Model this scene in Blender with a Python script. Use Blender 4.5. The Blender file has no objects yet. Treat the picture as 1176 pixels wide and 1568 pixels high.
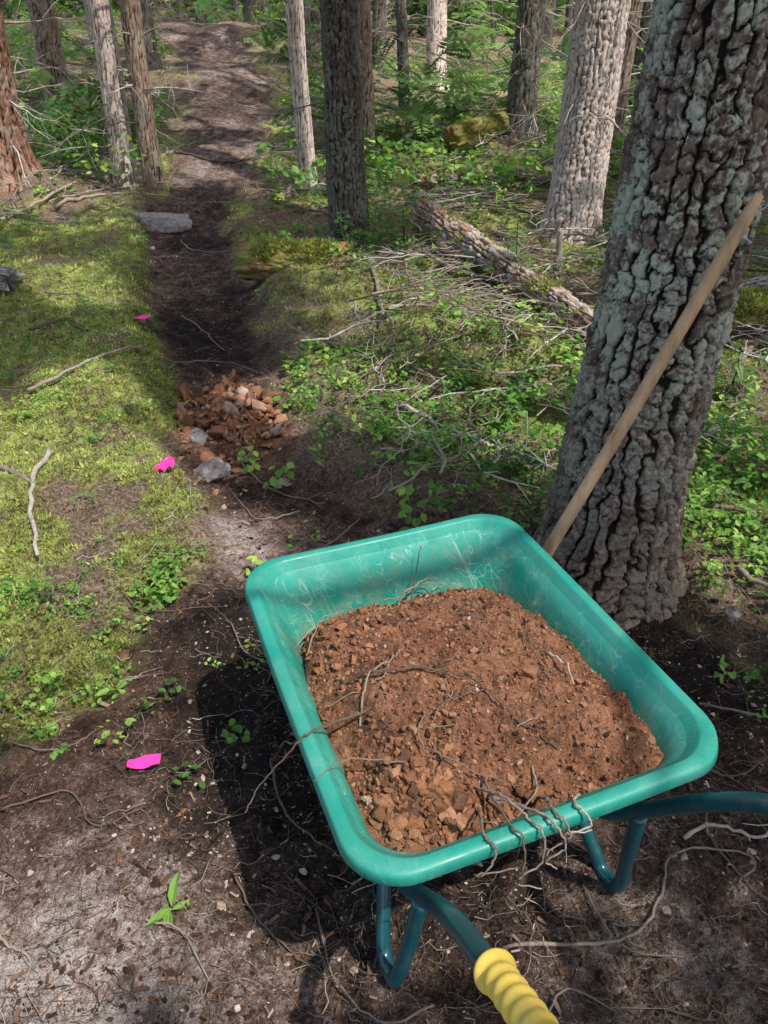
import bpy, math, time, bmesh
import numpy as np
from mathutils import Vector
T0=time.time()
rng=np.random.default_rng(11)
scene=bpy.context.scene
# ---------------------------------------------------------------- noise
def h2(ix,iy,s):
    n=(np.asarray(ix).astype(np.int64)*374761393+np.asarray(iy).astype(np.int64)*668265263+s*144269504)&0xffffffff
    n=((n^(n>>13))*1274126177)&0xffffffff
    n=((n^(n>>16))*974711)&0xffffffff
    return ((n>>8)&0xffff)/65535.0
def vn(x,y,s=0):
    x=np.asarray(x,float);y=np.asarray(y,float)
    ix=np.floor(x);iy=np.floor(y);fx=x-ix;fy=y-iy
    fx=fx*fx*(3-2*fx);fy=fy*fy*(3-2*fy)
    a=h2(ix,iy,s);b=h2(ix+1,iy,s);c=h2(ix,iy+1,s);d=h2(ix+1,iy+1,s)
    return (a*(1-fx)+b*fx)*(1-fy)+(c*(1-fx)+d*fx)*fy
def fbm(x,y,o=4,s=0):
    x=np.asarray(x,float);y=np.asarray(y,float)
    r=0;a=.5;t=0
    for i in range(o):
        r=r+a*vn(x,y,s+i*17);t+=a;a*=.5;x=x*2.03+3.1;y=y*2.03+1.7
    return r/t
def sst(a,b,x):
    t=np.clip((x-a)/(b-a),0,1);return t*t*(3-2*t)
# ---------------------------------------------------------------- mesh helpers
def mkmesh(name,V,Fs,attrs=None,mat=None,smooth=True,parent=None):
    V=np.asarray(V,np.float32)
    me=bpy.data.meshes.new(name)
    me.vertices.add(len(V));me.vertices.foreach_set('co',V.ravel())
    loops=np.concatenate([f.ravel() for f in Fs]).astype(np.int32)
    tot=np.concatenate([np.full(len(f),f.shape[1]) for f in Fs]).astype(np.int32)
    st=np.concatenate([[0],np.cumsum(tot)[:-1]]).astype(np.int32)
    me.loops.add(len(loops));me.loops.foreach_set('vertex_index',loops)
    me.polygons.add(len(tot));me.polygons.foreach_set('loop_start',st)
    me.update(calc_edges=True)
    me.polygons.foreach_set('use_smooth',np.full(len(tot),smooth))
    if attrs:
        for k,a in attrs.items():
            a=np.asarray(a,np.float32)
            if a.ndim==1:
                at=me.attributes.new(k,'FLOAT','POINT');at.data.foreach_set('value',a)
            else:
                at=me.attributes.new(k,'FLOAT_COLOR','POINT')
                c=np.ones((len(a),4),np.float32);c[:,:a.shape[1]]=a;at.data.foreach_set('color',c.ravel())
    me.update()
    o=bpy.data.objects.new(name,me);scene.collection.objects.link(o)
    if mat: me.materials.append(mat)
    if parent: o.parent=parent
    return o
class MB:
    def __init__(s): s.V=[];s.F={};s.T=[];s.n=0
    def add(s,V,F,t=.5):
        V=np.asarray(V,float);F=np.asarray(F)
        s.V.append(V);s.F.setdefault(F.shape[1],[]).append(F+s.n);s.n+=len(V)
        s.T.append(np.full(len(V),t) if np.isscalar(t) else t)
    def scatter(s,tmpl,P,R,S,T):
        V,F,tt=tmpl;n=len(P)
        if n==0:return
        S=np.asarray(S)
        if S.ndim==1:S=np.repeat(S[:,None],3,1)
        W=np.einsum('nij,nkj->nki',R,V[None]*S[:,None,:])+P[:,None,:]
        FF=F[None]+(np.arange(n)*len(V))[:,None,None]
        s.add(W.reshape(-1,3),FF.reshape(-1,F.shape[1]),(T[:,None]+tt[None]).ravel())
    def make(s,name,mat,smooth=True,parent=None):
        return mkmesh(name,np.concatenate(s.V),[np.concatenate(f) for f in s.F.values()],{'tint':np.concatenate(s.T)},mat,smooth,parent)
def rots(n,tilt=.3,rng=rng):
    y=rng.uniform(0,6.283,n);a=rng.normal(0,tilt,n);b=rng.normal(0,tilt,n)
    cy,sy=np.cos(y),np.sin(y);ca,sa=np.cos(a),np.sin(a);cb,sb=np.cos(b),np.sin(b)
    Z=np.zeros(n);O=np.ones(n)
    Rz=np.array([[cy,-sy,Z],[sy,cy,Z],[Z,Z,O]]).transpose(2,0,1)
    Rx=np.array([[O,Z,Z],[Z,ca,-sa],[Z,sa,ca]]).transpose(2,0,1)
    Ry=np.array([[cb,Z,sb],[Z,O,Z],[-sb,Z,cb]]).transpose(2,0,1)
    return Rz@Rx@Ry
def empty(name,loc=(0,0,0),rz=0):
    o=bpy.data.objects.new(name,None);o.location=loc;o.rotation_euler=(0,0,rz);scene.collection.objects.link(o);return o
def tube(pts,rad,k=6,cap=True):
    P=np.asarray(pts,float);n=len(P);rad=np.broadcast_to(np.asarray(rad,float),(n,))
    T=np.gradient(P,axis=0);T/=np.linalg.norm(T,axis=1)[:,None]+1e-9
    ref=np.array([0,0,1.]) if abs(T[:,2]).mean()<.8 else np.array([1.,0,0])
    A=np.cross(T,ref);A/=np.linalg.norm(A,axis=1)[:,None]+1e-9
    B=np.cross(T,A);th=np.arange(k)*2*math.pi/k
    V=P[:,None,:]+rad[:,None,None]*(A[:,None,:]*np.cos(th)[None,:,None]+B[:,None,:]*np.sin(th)[None,:,None])
    V=V.reshape(-1,3)
    i=np.arange(n-1)[:,None]*k;j=np.arange(k)[None];j2=(j+1)%k
    F=np.stack([i+j,i+j2,i+k+j2,i+k+j],-1).reshape(-1,4)
    if cap:
        V=np.vstack([V,P[0],P[-1]]);m=n*k
        jj=np.arange(k)
        c1=np.stack([(jj+1)%k,jj,np.full(k,m)],-1);c2=np.stack([(n-1)*k+jj,(n-1)*k+(jj+1)%k,np.full(k,m+1)],-1)
        return V,F,np.vstack([c1,c2])
    return V,F,None
def addtube(mb,pts,rad,k=6,t=.5,cap=False):
    V,F,C=tube(pts,rad,k,cap)
    mb.V.append(V);mb.F.setdefault(4,[]).append(F+mb.n)
    if C is not None: mb.F.setdefault(3,[]).append(C+mb.n)
    mb.n+=len(V);mb.T.append(np.full(len(V),t))
def smoothpath(p,m=8):
    p=np.asarray(p,float);q=np.vstack([2*p[0]-p[1],p,2*p[-1]-p[-2]]);out=[]
    for i in range(1,len(q)-2):
        for t in np.linspace(0,1,m,endpoint=False):
            a,b,c,d=q[i-1],q[i],q[i+1],q[i+2]
            out.append(.5*((2*b)+(-a+c)*t+(2*a-5*b+4*c-d)*t*t+(-a+3*b-3*c+d)*t**3))
    out.append(p[-1]);return np.array(out)
def segd(x,y,a,b):
    a=np.array(a[:2],float);b=np.array(b[:2],float);d=b-a;t=np.clip(((x-a[0])*d[0]+(y-a[1])*d[1])/(d@d),0,1)
    return np.hypot(x-a[0]-t*d[0],y-a[1]-t*d[1])
# ---------------------------------------------------------------- materials
class M:
    def __init__(s,name):
        s.m=bpy.data.materials.new(name);s.m.use_nodes=True;s.t=s.m.node_tree
        s.b=s.t.nodes['Principled BSDF'];s.out=s.t.nodes['Material Output']
        s.b.inputs['Specular IOR Level'].default_value=.25
    def n(s,ty,**k):
        o=s.t.nodes.new(ty)
        for a,v in k.items(): setattr(o,a,v)
        return o
    def l(s,a,b): s.t.links.new(a,b)
    def noise(s,sc,det=5,rough=.6,vec=None,stretch=None):
        o=s.n('ShaderNodeTexNoise');o.inputs['Scale'].default_value=sc;o.inputs['Detail'].default_value=det;o.inputs['Roughness'].default_value=rough
        if vec is None:
            tc=s.n('ShaderNodeTexCoord');vec=tc.outputs['Object']
        if stretch:
            mp=s.n('ShaderNodeMapping');mp.inputs['Scale'].default_value=stretch;s.l(vec,mp.inputs[0]);vec=mp.outputs[0]
        s.l(vec,o.inputs['Vector']);return o.outputs['Fac']
    def ramp(s,fac,stops):
        o=s.n('ShaderNodeValToRGB');e=o.color_ramp.elements
        while len(e)<len(stops): e.new(.5)
        for x,(p,c) in zip(e,stops):
            x.position=p;x.color=(c[0],c[1],c[2],1) if not np.isscalar(c) else (c,c,c,1)
        s.l(fac,o.inputs[0]);return o.outputs[0]
    def mix(s,f,a,b,bt='MIX'):
        o=s.n('ShaderNodeMix',data_type='RGBA',blend_type=bt)
        for v,i in((f,0),(a,6),(b,7)):
            if hasattr(v,'links'): s.l(v,o.inputs[i])
            else: o.inputs[i].default_value=v if i==0 else (v[0],v[1],v[2],1)
        return o.outputs[2]
    def math(s,op,a,b=0.):
        o=s.n('ShaderNodeMath',operation=op)
        for v,i in((a,0),(b,1)):
            if hasattr(v,'links'): s.l(v,o.inputs[i])
            else:o.inputs[i].default_value=v
        return o.outputs[0]
    def attr(s,name): return s.n('ShaderNodeAttribute',attribute_name=name)
    def bump(s,h,st=.5,d=.01):
        o=s.n('ShaderNodeBump');o.inputs['Strength'].default_value=st;o.inputs['Distance'].default_value=d
        s.l(h,o.inputs['Height']);s.l(o.outputs[0],s.b.inputs['Normal']);return o
    def col(s,c):
        if hasattr(c,'links'): s.l(c,s.b.inputs['Base Color'])
        else: s.b.inputs['Base Color'].default_value=(c[0],c[1],c[2],1)
    def rough(s,v): s.b.inputs['Roughness'].default_value=v
def leafmat(name,stops,tr=.4,rough=.5,gloss=False):
    m=M(name);t=m.attr('tint').outputs['Fac'];c=m.ramp(t,stops)
    if gloss: m.col(c);m.rough(rough);src=m.b.outputs[0]
    else:
        df=m.n('ShaderNodeBsdfDiffuse');m.l(c,df.inputs[0]);src=df.outputs[0];m.t.nodes.remove(m.b)
    tl=m.n('ShaderNodeBsdfTranslucent');m.l(m.mix(1.,c,(1.25,1.3,.7),'MULTIPLY'),tl.inputs[0])
    mx=m.n('ShaderNodeMixShader');mx.inputs[0].default_value=tr
    m.l(src,mx.inputs[1]);m.l(tl.outputs[0],mx.inputs[2]);m.l(mx.outputs[0],m.out.inputs[0]);return m.m
def tintmat(name,stops,rough=.85,bs=200,bst=.4,var=.35):
    m=M(name);t=m.attr('tint').outputs['Fac'];c=m.ramp(t,stops)
    nz=m.noise(bs*.3,3);k=m.ramp(nz,[(.3,1-var),(.7,1.)])
    m.col(m.mix(1.,c,k,'MULTIPLY'));m.rough(rough);m.bump(m.noise(bs,2),bst,.004);return m.m
leaf_low=leafmat('leaf_undergrowth',[(0,(.035,.09,.025)),(.35,(.085,.20,.045)),(.7,(.19,.37,.07)),(1,(.42,.58,.14))],.38,.45,True)
leaf_can=leafmat('leaf_canopy',[(0,(.03,.07,.02)),(1,(.10,.20,.04))],.4)
leaf_back=leafmat('leaf_back',[(0,(.02,.05,.02)),(.5,(.07,.15,.05)),(1,(.36,.50,.19))],.45)
moss_m=leafmat('moss_tufts',[(0,(.17,.12,.065)),(.28,(.19,.19,.06)),(.55,(.32,.38,.09)),(1,(.64,.68,.27))],.3,.8)
twig_m=tintmat('twig_wood',[(0,(.06,.035,.022)),(.4,(.16,.11,.08)),(.75,(.36,.30,.25)),(1,(.62,.58,.52))],.8)
clod_m=tintmat('soil_clods',[(0,(.03,.018,.012)),(.35,(.13,.065,.037)),(.6,(.32,.145,.075)),(.8,(.42,.23,.14)),(1,(.60,.53,.48))],.95,160,1.)
# ---------------------------------------------------------------- sun
SD=np.array([.42,-.36,1.0]);SD/=np.linalg.norm(SD)
elev=math.asin(SD[2]);az=math.atan2(SD[0],SD[1])
w=bpy.data.worlds.new('World');scene.world=w;w.use_nodes=True
nt=w.node_tree;bg=nt.nodes['Background'];sk=nt.nodes.new('ShaderNodeTexSky');sk.sky_type='NISHITA';sk.sun_disc=False
sk.sun_elevation=elev;sk.sun_rotation=az;sk.air_density=1.0;sk.dust_density=3.5;sk.ozone_density=.6
nt.links.new(sk.outputs[0],bg.inputs[0]);bg.inputs[1].default_value=.36
ld=bpy.data.lights.new('sun','SUN');ld.energy=5;ld.angle=math.radians(.6);ld.color=(1,.96,.88)
lo=bpy.data.objects.new('sun',ld);lo.rotation_euler=Vector(SD).to_track_quat('Z','Y').to_euler();scene.collection.objects.link(lo)
# ---------------------------------------------------------------- camera
cd=bpy.data.cameras.new('camera');cam=bpy.data.objects.new('camera',cd);scene.collection.objects.link(cam)
cam.location=(0,0,1.67);cam.rotation_euler=(math.radians(90-33),0,0)
cd.sensor_fit='VERTICAL';cd.sensor_height=36;cd.lens=18/(784/1178);cd.clip_start=.02;cd.clip_end=600
scene.camera=cam
scene.view_settings.view_transform='Standard';scene.view_settings.look='None';scene.view_settings.exposure=0
# ---------------------------------------------------------------- terrain
PATH=np.array([(-.1,1.9,.5),(-.3,2.5,.34),(-.58,3.02,.28),(-.81,3.73,.30),(-1.1,4.72,.34),(-1.5,6.25,.40),(-1.85,7.4,.40),(-2.0,8.4,.4),(-1.95,9.6,.45),(-2.2,12,.55),(-2.7,15,.6),(-3.8,19,.7),(-6,25,.8)])
def pathd(x,y):
    best=np.full(np.shape(x),99.)
    for (a,b) in zip(PATH[:-1],PATH[1:]):
        d=b[:2]-a[:2];t=np.clip(((x-a[0])*d[0]+(y-a[1])*d[1])/(d@d),0,1)
        dd=np.hypot(x-a[0]-t*d[0],y-a[1]-t*d[1])-(a[2]+t*(b[2]-a[2]))
        best=np.minimum(best,dd)
    return best
bx=np.array([-6,-2.5,-1.2,-.85,-.66,-.5,0,.2,.6,.95,1.3,2.5,6]);by=np.array([.9,1.15,1.33,1.68,2.15,2.5,2.6,2.5,2.35,2.0,1.8,1.6,1.5])
def soilmask(x,y):
    n=(fbm(x*3,y*3,4,3)-.5)*.5+(fbm(x*11,y*11,3,5)-.5)*.3
    a=sst(.12,-.12,pathd(x,y)+n*(.6+.8*sst(8,11,y)))
    b=sst(.2,-.2,y-np.interp(x,bx,by)+n*1.1)
    return np.maximum(a,b)
BUMPS=[(-.55,5.75,.12,.32),(-.45,5.4,.12,.3),(-.12,5.1,.15,.33),(.24,4.40,.22,.28),(.78,4.05,.24,.28),(-1.7,4.7,.14,.4),(-1.55,3.7,.08,.4),(-2.6,5.6,.10,.6),
 (1.0,7.2,.15,.5),(-3.7,8.6,.25,.7),(.2,7.4,.1,.5),(2.4,5.2,.15,.6),(2.6,9,.3,1.2),(-2.45,8.15,.10,.35),(1.3,11,.25,.8),(.76,2.12,.05,.35)]
def H(x,y):
    x=np.asarray(x,float);y=np.asarray(y,float)
    left=.130*np.clip(y-8.8,0,9.5)+.02*np.clip(y-18.3,0,200)
    right=.05*np.clip(y-9.5,0,12)+.03*np.clip(y-20,0,200)
    k=sst(-2.5,1.5,x)
    h=left*(1-k)+right*k
    h=h+.7*(fbm(x*.35+4,y*.35,3,8)-.5)*sst(7,14,y)
    for (a,b,c,r) in BUMPS: h=h+c*np.exp(-((x-a)**2+(y-b)**2)/(r*r))
    pd=pathd(x,y);tr=sst(.18,-.14,pd)*sst(1.8,3.2,y)*sst(9,7.2,y)
    h=h-.12*tr
    h=h+.05*sst(.5,.15,pd)*sst(.0,.2,pd)*sst(2.2,3,y)*sst(9,7,y)
    return h
def Hfull(x,y):
    s=soilmask(x,y)
    det=sst(30,8,y)
    z=H(x,y)+((fbm(x*9,y*9,4,21)-.5)*.085*(1-s)+(fbm(x*2.6,y*2.6,3,31)-.5)*.17*(1-s))*det
    z+=s*det*((fbm(x*6,y*6,4,41)-.5)*.08+(fbm(x*28,y*28,4,51)-.5)*.038)
    z+=(1-s)*det*(fbm(x*40,y*40,3,61)-.5)*.022
    return z
def grow(a,b,s0,g):
    o=[a];s=s0
    while o[-1]<b: o.append(o[-1]+s);s*=g
    return np.array(o)
xp=np.concatenate([np.arange(0,2.0,.012),np.arange(2.0,6,.045),grow(6,150,.06,1.09)])
gx=np.concatenate([-xp[:0:-1],xp])
gy=np.concatenate([-grow(3,60,.2,1.2)[::-1],np.arange(-2.9,.5,.08),np.arange(.5,3.6,.012),np.arange(3.6,8.5,.03),np.arange(8.5,20,.09),grow(20,220,.12,1.06)])
X,Y=np.meshgrid(gx,gy);X=X.ravel();Y=Y.ravel()
Z=Hfull(X,Y)
nx=len(gx);ny=len(gy)
i=np.arange(ny-1)[:,None]*nx+np.arange(nx-1)[None]
F=np.stack([i,i+1,i+nx+1,i+nx],-1).reshape(-1,4)
S=soilmask(X,Y)
def mossmask(x,y):
    mossn=fbm(x*1.9+7,y*1.9,4,71);patch=fbm(x*6+2,y*6,3,73)
    lx=x-np.interp(y,PATH[:,1],PATH[:,0])
    leftz=sst(-.25,-.5,lx)
    near=sst(9,7,y)*sst(1.3,1.9,y)
    m_=np.clip(sst(.45,.62,mossn+.21*leftz*near+.40*(patch-.5)-.10*sst(7.5,10,y)*(x<1)),0,1)
    for (a,b,c,r) in BUMPS[:6]: m_=np.maximum(m_,np.exp(-((x-a)**2+(y-b)**2)/(r*r))*1.2)
    return np.clip(m_,0,1)*sst(26,14,y)
moss=mossmask(X,Y)
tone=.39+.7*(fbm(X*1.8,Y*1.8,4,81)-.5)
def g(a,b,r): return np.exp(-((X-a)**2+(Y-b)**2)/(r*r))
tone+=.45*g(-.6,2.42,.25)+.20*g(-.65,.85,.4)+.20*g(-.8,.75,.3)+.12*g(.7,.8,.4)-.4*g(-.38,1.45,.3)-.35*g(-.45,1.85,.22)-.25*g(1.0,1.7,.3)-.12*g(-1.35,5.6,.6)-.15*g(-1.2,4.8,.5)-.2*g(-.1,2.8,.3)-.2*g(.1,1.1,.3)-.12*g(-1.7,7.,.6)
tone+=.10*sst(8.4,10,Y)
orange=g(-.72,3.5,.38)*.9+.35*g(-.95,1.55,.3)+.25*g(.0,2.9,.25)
m=M('forest_floor');a=m.attr('mask');sp=m.n('ShaderNodeSeparateColor');m.l(a.outputs['Color'],sp.inputs[0])
soil,mossA,toneA=sp.outputs[0],sp.outputs[1],sp.outputs[2];orA=m.attr('orange').outputs['Fac']
n1=m.noise(14,5,.65);n2=m.noise(70,4,.7);n3=m.noise(260,2,.6)
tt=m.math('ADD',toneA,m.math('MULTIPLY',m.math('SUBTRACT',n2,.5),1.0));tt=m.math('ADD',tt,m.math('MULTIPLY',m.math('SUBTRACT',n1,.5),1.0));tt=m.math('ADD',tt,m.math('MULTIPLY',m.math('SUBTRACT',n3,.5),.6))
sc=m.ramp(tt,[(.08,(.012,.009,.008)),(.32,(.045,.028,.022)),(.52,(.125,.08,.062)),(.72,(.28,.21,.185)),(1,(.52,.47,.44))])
vo=m.n('ShaderNodeTexVoronoi');vo.inputs['Scale'].default_value=85;tc=m.n('ShaderNodeTexCoord');m.l(tc.outputs['Object'],vo.inputs['Vector'])
spk=m.ramp(vo.outputs['Distance'],[(.10,1.),(.2,0.)])
spk=m.math('MULTIPLY',spk,m.ramp(n1,[(.47,0.),(.56,.95)]))
sc=m.mix(spk,sc,(.52,.49,.46))
sc=m.mix(m.math('MULTIPLY',orA,m.ramp(n1,[(.3,.5),(.6,1.)])),sc,m.ramp(n2,[(.3,(.12,.05,.025)),(.7,(.36,.17,.09))]))
lit=m.ramp(m.math('ADD',m.math('MULTIPLY',n2,.7),m.math('MULTIPLY',n3,.3)),[(.34,(.04,.028,.018)),(.46,(.13,.088,.06)),(.56,(.27,.195,.14)),(.68,(.46,.37,.28))])
mo=m.ramp(m.math('ADD',m.math('MULTIPLY',n1,.5),m.math('MULTIPLY',n2,.5)),[(.34,(.07,.06,.025)),(.45,(.17,.19,.055)),(.54,(.30,.35,.09)),(.68,(.50,.52,.22))])
veg=m.mix(m.math('MULTIPLY',mossA,m.ramp(n1,[(.38,.15),(.5,1.)])),lit,mo)
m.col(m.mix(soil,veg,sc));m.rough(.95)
m.bump(m.math('ADD',n2,m.math('MULTIPLY',n3,.5)),1.,.016)
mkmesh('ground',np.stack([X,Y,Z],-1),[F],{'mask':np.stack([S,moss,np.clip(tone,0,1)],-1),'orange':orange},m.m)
print('ground',time.time()-T0,nx,ny)
def Hs(x,y): return Hfull(np.asarray(x,float),np.asarray(y,float))
# ---------------------------------------------------------------- gaps shaped into the unseen crowns so sun lands on chosen spots
HOLES=[(-.71,2.5,0,.24),(-.95,2.38,0,.26),(-1.3,2.45,0,.28),(-1.50,3.13,0,.36),(-1.5,3.65,0,.28),(-1.22,1.95,0,.14),(-1.9,4.8,0,.18),(-2.4,5.6,0,.2),
 (.24,4.3,.1,.34),(.52,5.5,0,.38),(.65,6.1,.1,.3),(1.05,4.9,.1,.28),(-.5,5.6,.2,.16),(.1,3.6,0,.16),(.75,3.6,0,.18),(1.1,6.2,0,.45),(1.55,6.5,.3,.5),(1.65,6.5,1.0,.45),(1.65,6.5,1.8,.4),(.37,8.9,0,.5),(1.0,8,0,.6),(-.8,9,0,.5),(-.83,9.2,.9,.35),(-.83,9.2,1.6,.35),(-2,10,.1,.65),(-2.3,12.3,.4,.45),(-2.4,14.3,.7,.5),(-2.8,17,1,.6),
 (2.0,4.2,0,.35),(1.25,2.25,0,.22),(1.5,2.9,0,.2),(2.2,3.2,0,.25),(1.5,16,.5,1.4),(3,13,.3,1.1),(-2.8,9,1.2,.35),(-2.5,8.9,.8,.15),(-3.6,8.5,.6,.35),(.7,3.1,0,.18),(2.2,11,0,.9),(.6,10.5,0,.4),(4,19,.6,1.7),(.0,1.35,.5,.32),(.25,1.1,.5,.36),(.40,1.30,.5,.30),(.1,1.6,.5,.28),(.45,1.0,.5,.25),(.1,13,.3,.5),(-5,11,.5,.7),(-.75,.8,0,.20),(-5,20,1,1.6),(1,22,1,1.9),(1.65,10.8,1,.4),(-.75,3.6,0,.16)]
HP=np.array(HOLES)
def keep(P,rad):
    ok=np.ones(len(P),bool)
    for hx,hy,hz,r in HP:
        d=P-np.array([hx,hy,hz]);al=d@SD;q=np.linalg.norm(d-al[:,None]*SD,axis=1)
        ok&=~((q<r+rad*.88)&(al>0))
    return ok
# ---------------------------------------------------------------- leaf templates
LE=np.array([(0,0,0),(-.32,.3,.05),(-.30,.68,.04),(0,1,-.08),(.30,.68,.04),(.32,.3,.05)],float);LF=np.array([(0,3,2,1),(0,5,4,3)])
def rot(ax,a):
    c,s=math.cos(a),math.sin(a)
    return {'x':np.array([[1,0,0],[0,c,-s],[0,s,c]]),'y':np.array([[c,0,s],[0,1,0],[-s,0,c]]),'z':np.array([[c,-s,0],[s,c,0],[0,0,1]])}[ax]
def plant_t(seed,nl,h,ls,wid=1.):
    r=np.random.default_rng(seed);V=[];F=[];T=[];n=0
    for i in range(nl):
        L=LE*np.array([wid,1,1])*ls*r.uniform(.6,1.15)
        R=rot('z',i*2.4+r.normal(0,.3))@rot('x',r.normal(.15,.4))@rot('y',r.normal(0,.3))
        hh=h*(.35+.65*i/nl);off=np.array([r.normal(0,.25*h),r.normal(0,.25*h),hh])
        V.append(L@R.T+off);F.append(LF+n);T.append(np.full(6,r.normal(0,.1)));n+=6
    return np.concatenate(V),np.concatenate(F),np.concatenate(T)
plants=[plant_t(i,r,h,l,w_) for i,(r,h,l,w_) in enumerate([(10,.07,.028,1),(13,.09,.024,.95),(8,.05,.036,1.1),(15,.12,.024,1.),(11,.08,.032,.85),(17,.10,.019,1.1)])]
def moss_t(seed):
    r=np.random.default_rng(seed);V=[];F=[];T=[]
    for i in range(9):
        a=r.uniform(0,6.28);d=r.uniform(0,.018);l=r.uniform(.005,.012)
        b=np.array([d*math.cos(a),d*math.sin(a),-.003]);tip=b+np.array([l*.9*math.cos(a),l*.9*math.sin(a),l])
        s=np.array([-math.sin(a),math.cos(a),0])*.003
        V+= [b-s,b+s,tip];F.append((3*i,3*i+1,3*i+2));v=r.normal(0,.1);T+=[v-.1,v-.1,v+.1]
    return np.array(V),np.array(F),np.array(T)
mosses=[moss_t(i) for i in range(4)]
def twig_t(seed,k=3,wob=.12,br=0):
    r=np.random.default_rng(seed);n=7
    p=np.zeros((n,3));p[:,0]=np.linspace(-.5,.5,n);p[:,1]=np.cumsum(r.normal(0,wob*.5,n));p[:,2]=np.abs(np.cumsum(r.normal(0,wob*.25,n)))
    V,F,_=tube(p,np.linspace(.011,.004,n),k,False);Vs=[V];Fs=[F];c=len(V)
    for b in range(br):
        q=r.integers(1,n-1);d=np.array([.6,r.choice([-1,1])*r.uniform(.3,1.),r.uniform(0,.5)]);d/=np.linalg.norm(d);l=r.uniform(.12,.38)
        pp=p[q]+d*l*np.linspace(0,1,4)[:,None]+r.normal(0,.012,(4,3))
        v,f,_=tube(pp,np.linspace(.006,.0025,4),3,False);Vs.append(v);Fs.append(f+c);c+=len(v)
    V=np.concatenate(Vs);return V,np.concatenate(Fs),np.zeros(len(V))
twigs=[twig_t(i) for i in range(8)];btwigs=[twig_t(50+i,4,.10,5) for i in range(6)]
def ico(seed,sub=1,jit=.16):
    bm=bmesh.new();bmesh.ops.create_icosphere(bm,subdivisions=sub,radius=1.)
    V=np.array([v.co[:] for v in bm.verts]);F=np.array([[v.index for v in f.verts] for f in bm.faces]);bm.free()
    r=np.random.default_rng(seed)
    for q in range(7):
        d=r.normal(0,1,3);d/=np.linalg.norm(d);c=r.uniform(.35,.75);V=V-np.outer(np.maximum(V@d-c,0)*.95,d)
    V=V*(1+r.normal(0,jit*.5,(len(V),1)))*r.uniform(.65,1.2,3);V+=r.normal(0,.05,V.shape)
    return V,F,np.zeros(len(V))
clods=[ico(i,1) for i in range(6)];clods2=[ico(20+i,2) for i in range(6)]
def spray_t(seed,droop=.15,nl=10):
    r=np.random.default_rng(seed);V=[];F=[];T=[];n=0
    for i in range(nl):
        t=(i+1)/nl
        for s in(-1,1):
            l=.42*(1-t*.75)*r.uniform(.75,1.1)
            base=np.array([0,t,-droop*t*t]);d=np.array([s*.85,.5,-.15+r.normal(0,.1)]);d/=np.linalg.norm(d)
            p=np.array([-d[1],d[0],0])*.055
            V+=[base-p*.3,base+d*l*.5-p,base+d*l,base+d*l*.5+p];F.append((n,n+1,n+2,n+3));n+=4
            T+=[0,.0,.12,0]
    return np.array(V),np.array(F),np.array(T)+0.
sprays=[spray_t(i) for i in range(4)]
def clump_t(seed,n=34,sz=.17):
    r=np.random.default_rng(seed);V=[];F=[];T=[]
    for i in range(n):
        c=r.normal(0,1,3);c=c/np.linalg.norm(c)*r.uniform(.1,1)**.5;c*=np.array([1,1,.35])
        R=rot('z',r.uniform(0,6.28))@rot('x',r.normal(0,.6));q=np.array([(-.3,0,0),(0,-.5,.0),(.3,0,0),(0,1.,-.1)])*sz*r.uniform(.7,1.5)*1.6
        V.append(q@R.T+c);F.append(np.arange(4)+4*i);T.append(np.full(4,r.normal(0,.15)))
    return np.concatenate(V),np.array(F),np.concatenate(T)
clumps=[clump_t(i) for i in range(5)]
# ---------------------------------------------------------------- bark
def barkmat(name,crack,plate,plate2,lichen,lam=.5,bs=60,stretch=(1,1,.35),lz=None,lth=.5):
    m=M(name);c=m.attr('crack').outputs['Fac'];i=m.attr('pid').outputs['Fac']
    nz=m.noise(bs,4,.65,stretch=stretch);big=m.noise(6,3,.65)
    pc=m.mix(i,plate,plate2);pc=m.mix(1.,pc,m.ramp(nz,[(.3,.5),(.65,1.3)]),'MULTIPLY')
    lm=m.math('MULTIPLY',m.ramp(m.math('ADD',m.math('MULTIPLY',big,.6),m.math('MULTIPLY',nz,.4)),[(lth-.02,0.),(lth+.05,1.)]),lam)
    if lz:
        tc=m.n('ShaderNodeTexCoord');sx=m.n('ShaderNodeSeparateXYZ');m.l(tc.outputs['Object'],sx.inputs[0])
        zr=m.ramp(m.math('MULTIPLY',sx.outputs['Z'],.4),[(lz[0]*.4,.15),(lz[1]*.4,1.)]);lm=m.math('MULTIPLY',lm,zr)
    pc=m.mix(lm,pc,lichen)
    m.col(m.mix(m.ramp(c,[(.08,0.),(.55,1.)]),crack,pc));m.rough(.9)
    m.bump(m.noise(bs*2.2,3,.65,stretch=stretch),.8,.006);return m.m
bark_fg=barkmat('bark_foreground',(.016,.008,.006),(.25,.19,.155),(.13,.095,.072),(.45,.48,.39),.95,75,(1,1,.8),(.35,1.2),.495)
bark_dark=barkmat('bark_dark',(.02,.014,.012),(.13,.105,.09),(.08,.066,.056),(.21,.23,.18),.5)
bark_red=barkmat('bark_red',(.06,.03,.02),(.30,.205,.155),(.20,.135,.105),(.34,.32,.26),.5)
bark_pale=barkmat('bark_pale',(.14,.08,.06),(.64,.52,.47),(.46,.36,.31),(.64,.61,.56),.5)
bark_ced=barkmat('bark_cedar',(.05,.018,.01),(.30,.15,.09),(.20,.11,.08),(.36,.32,.28),.4,80,(1,1,.1))
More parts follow.
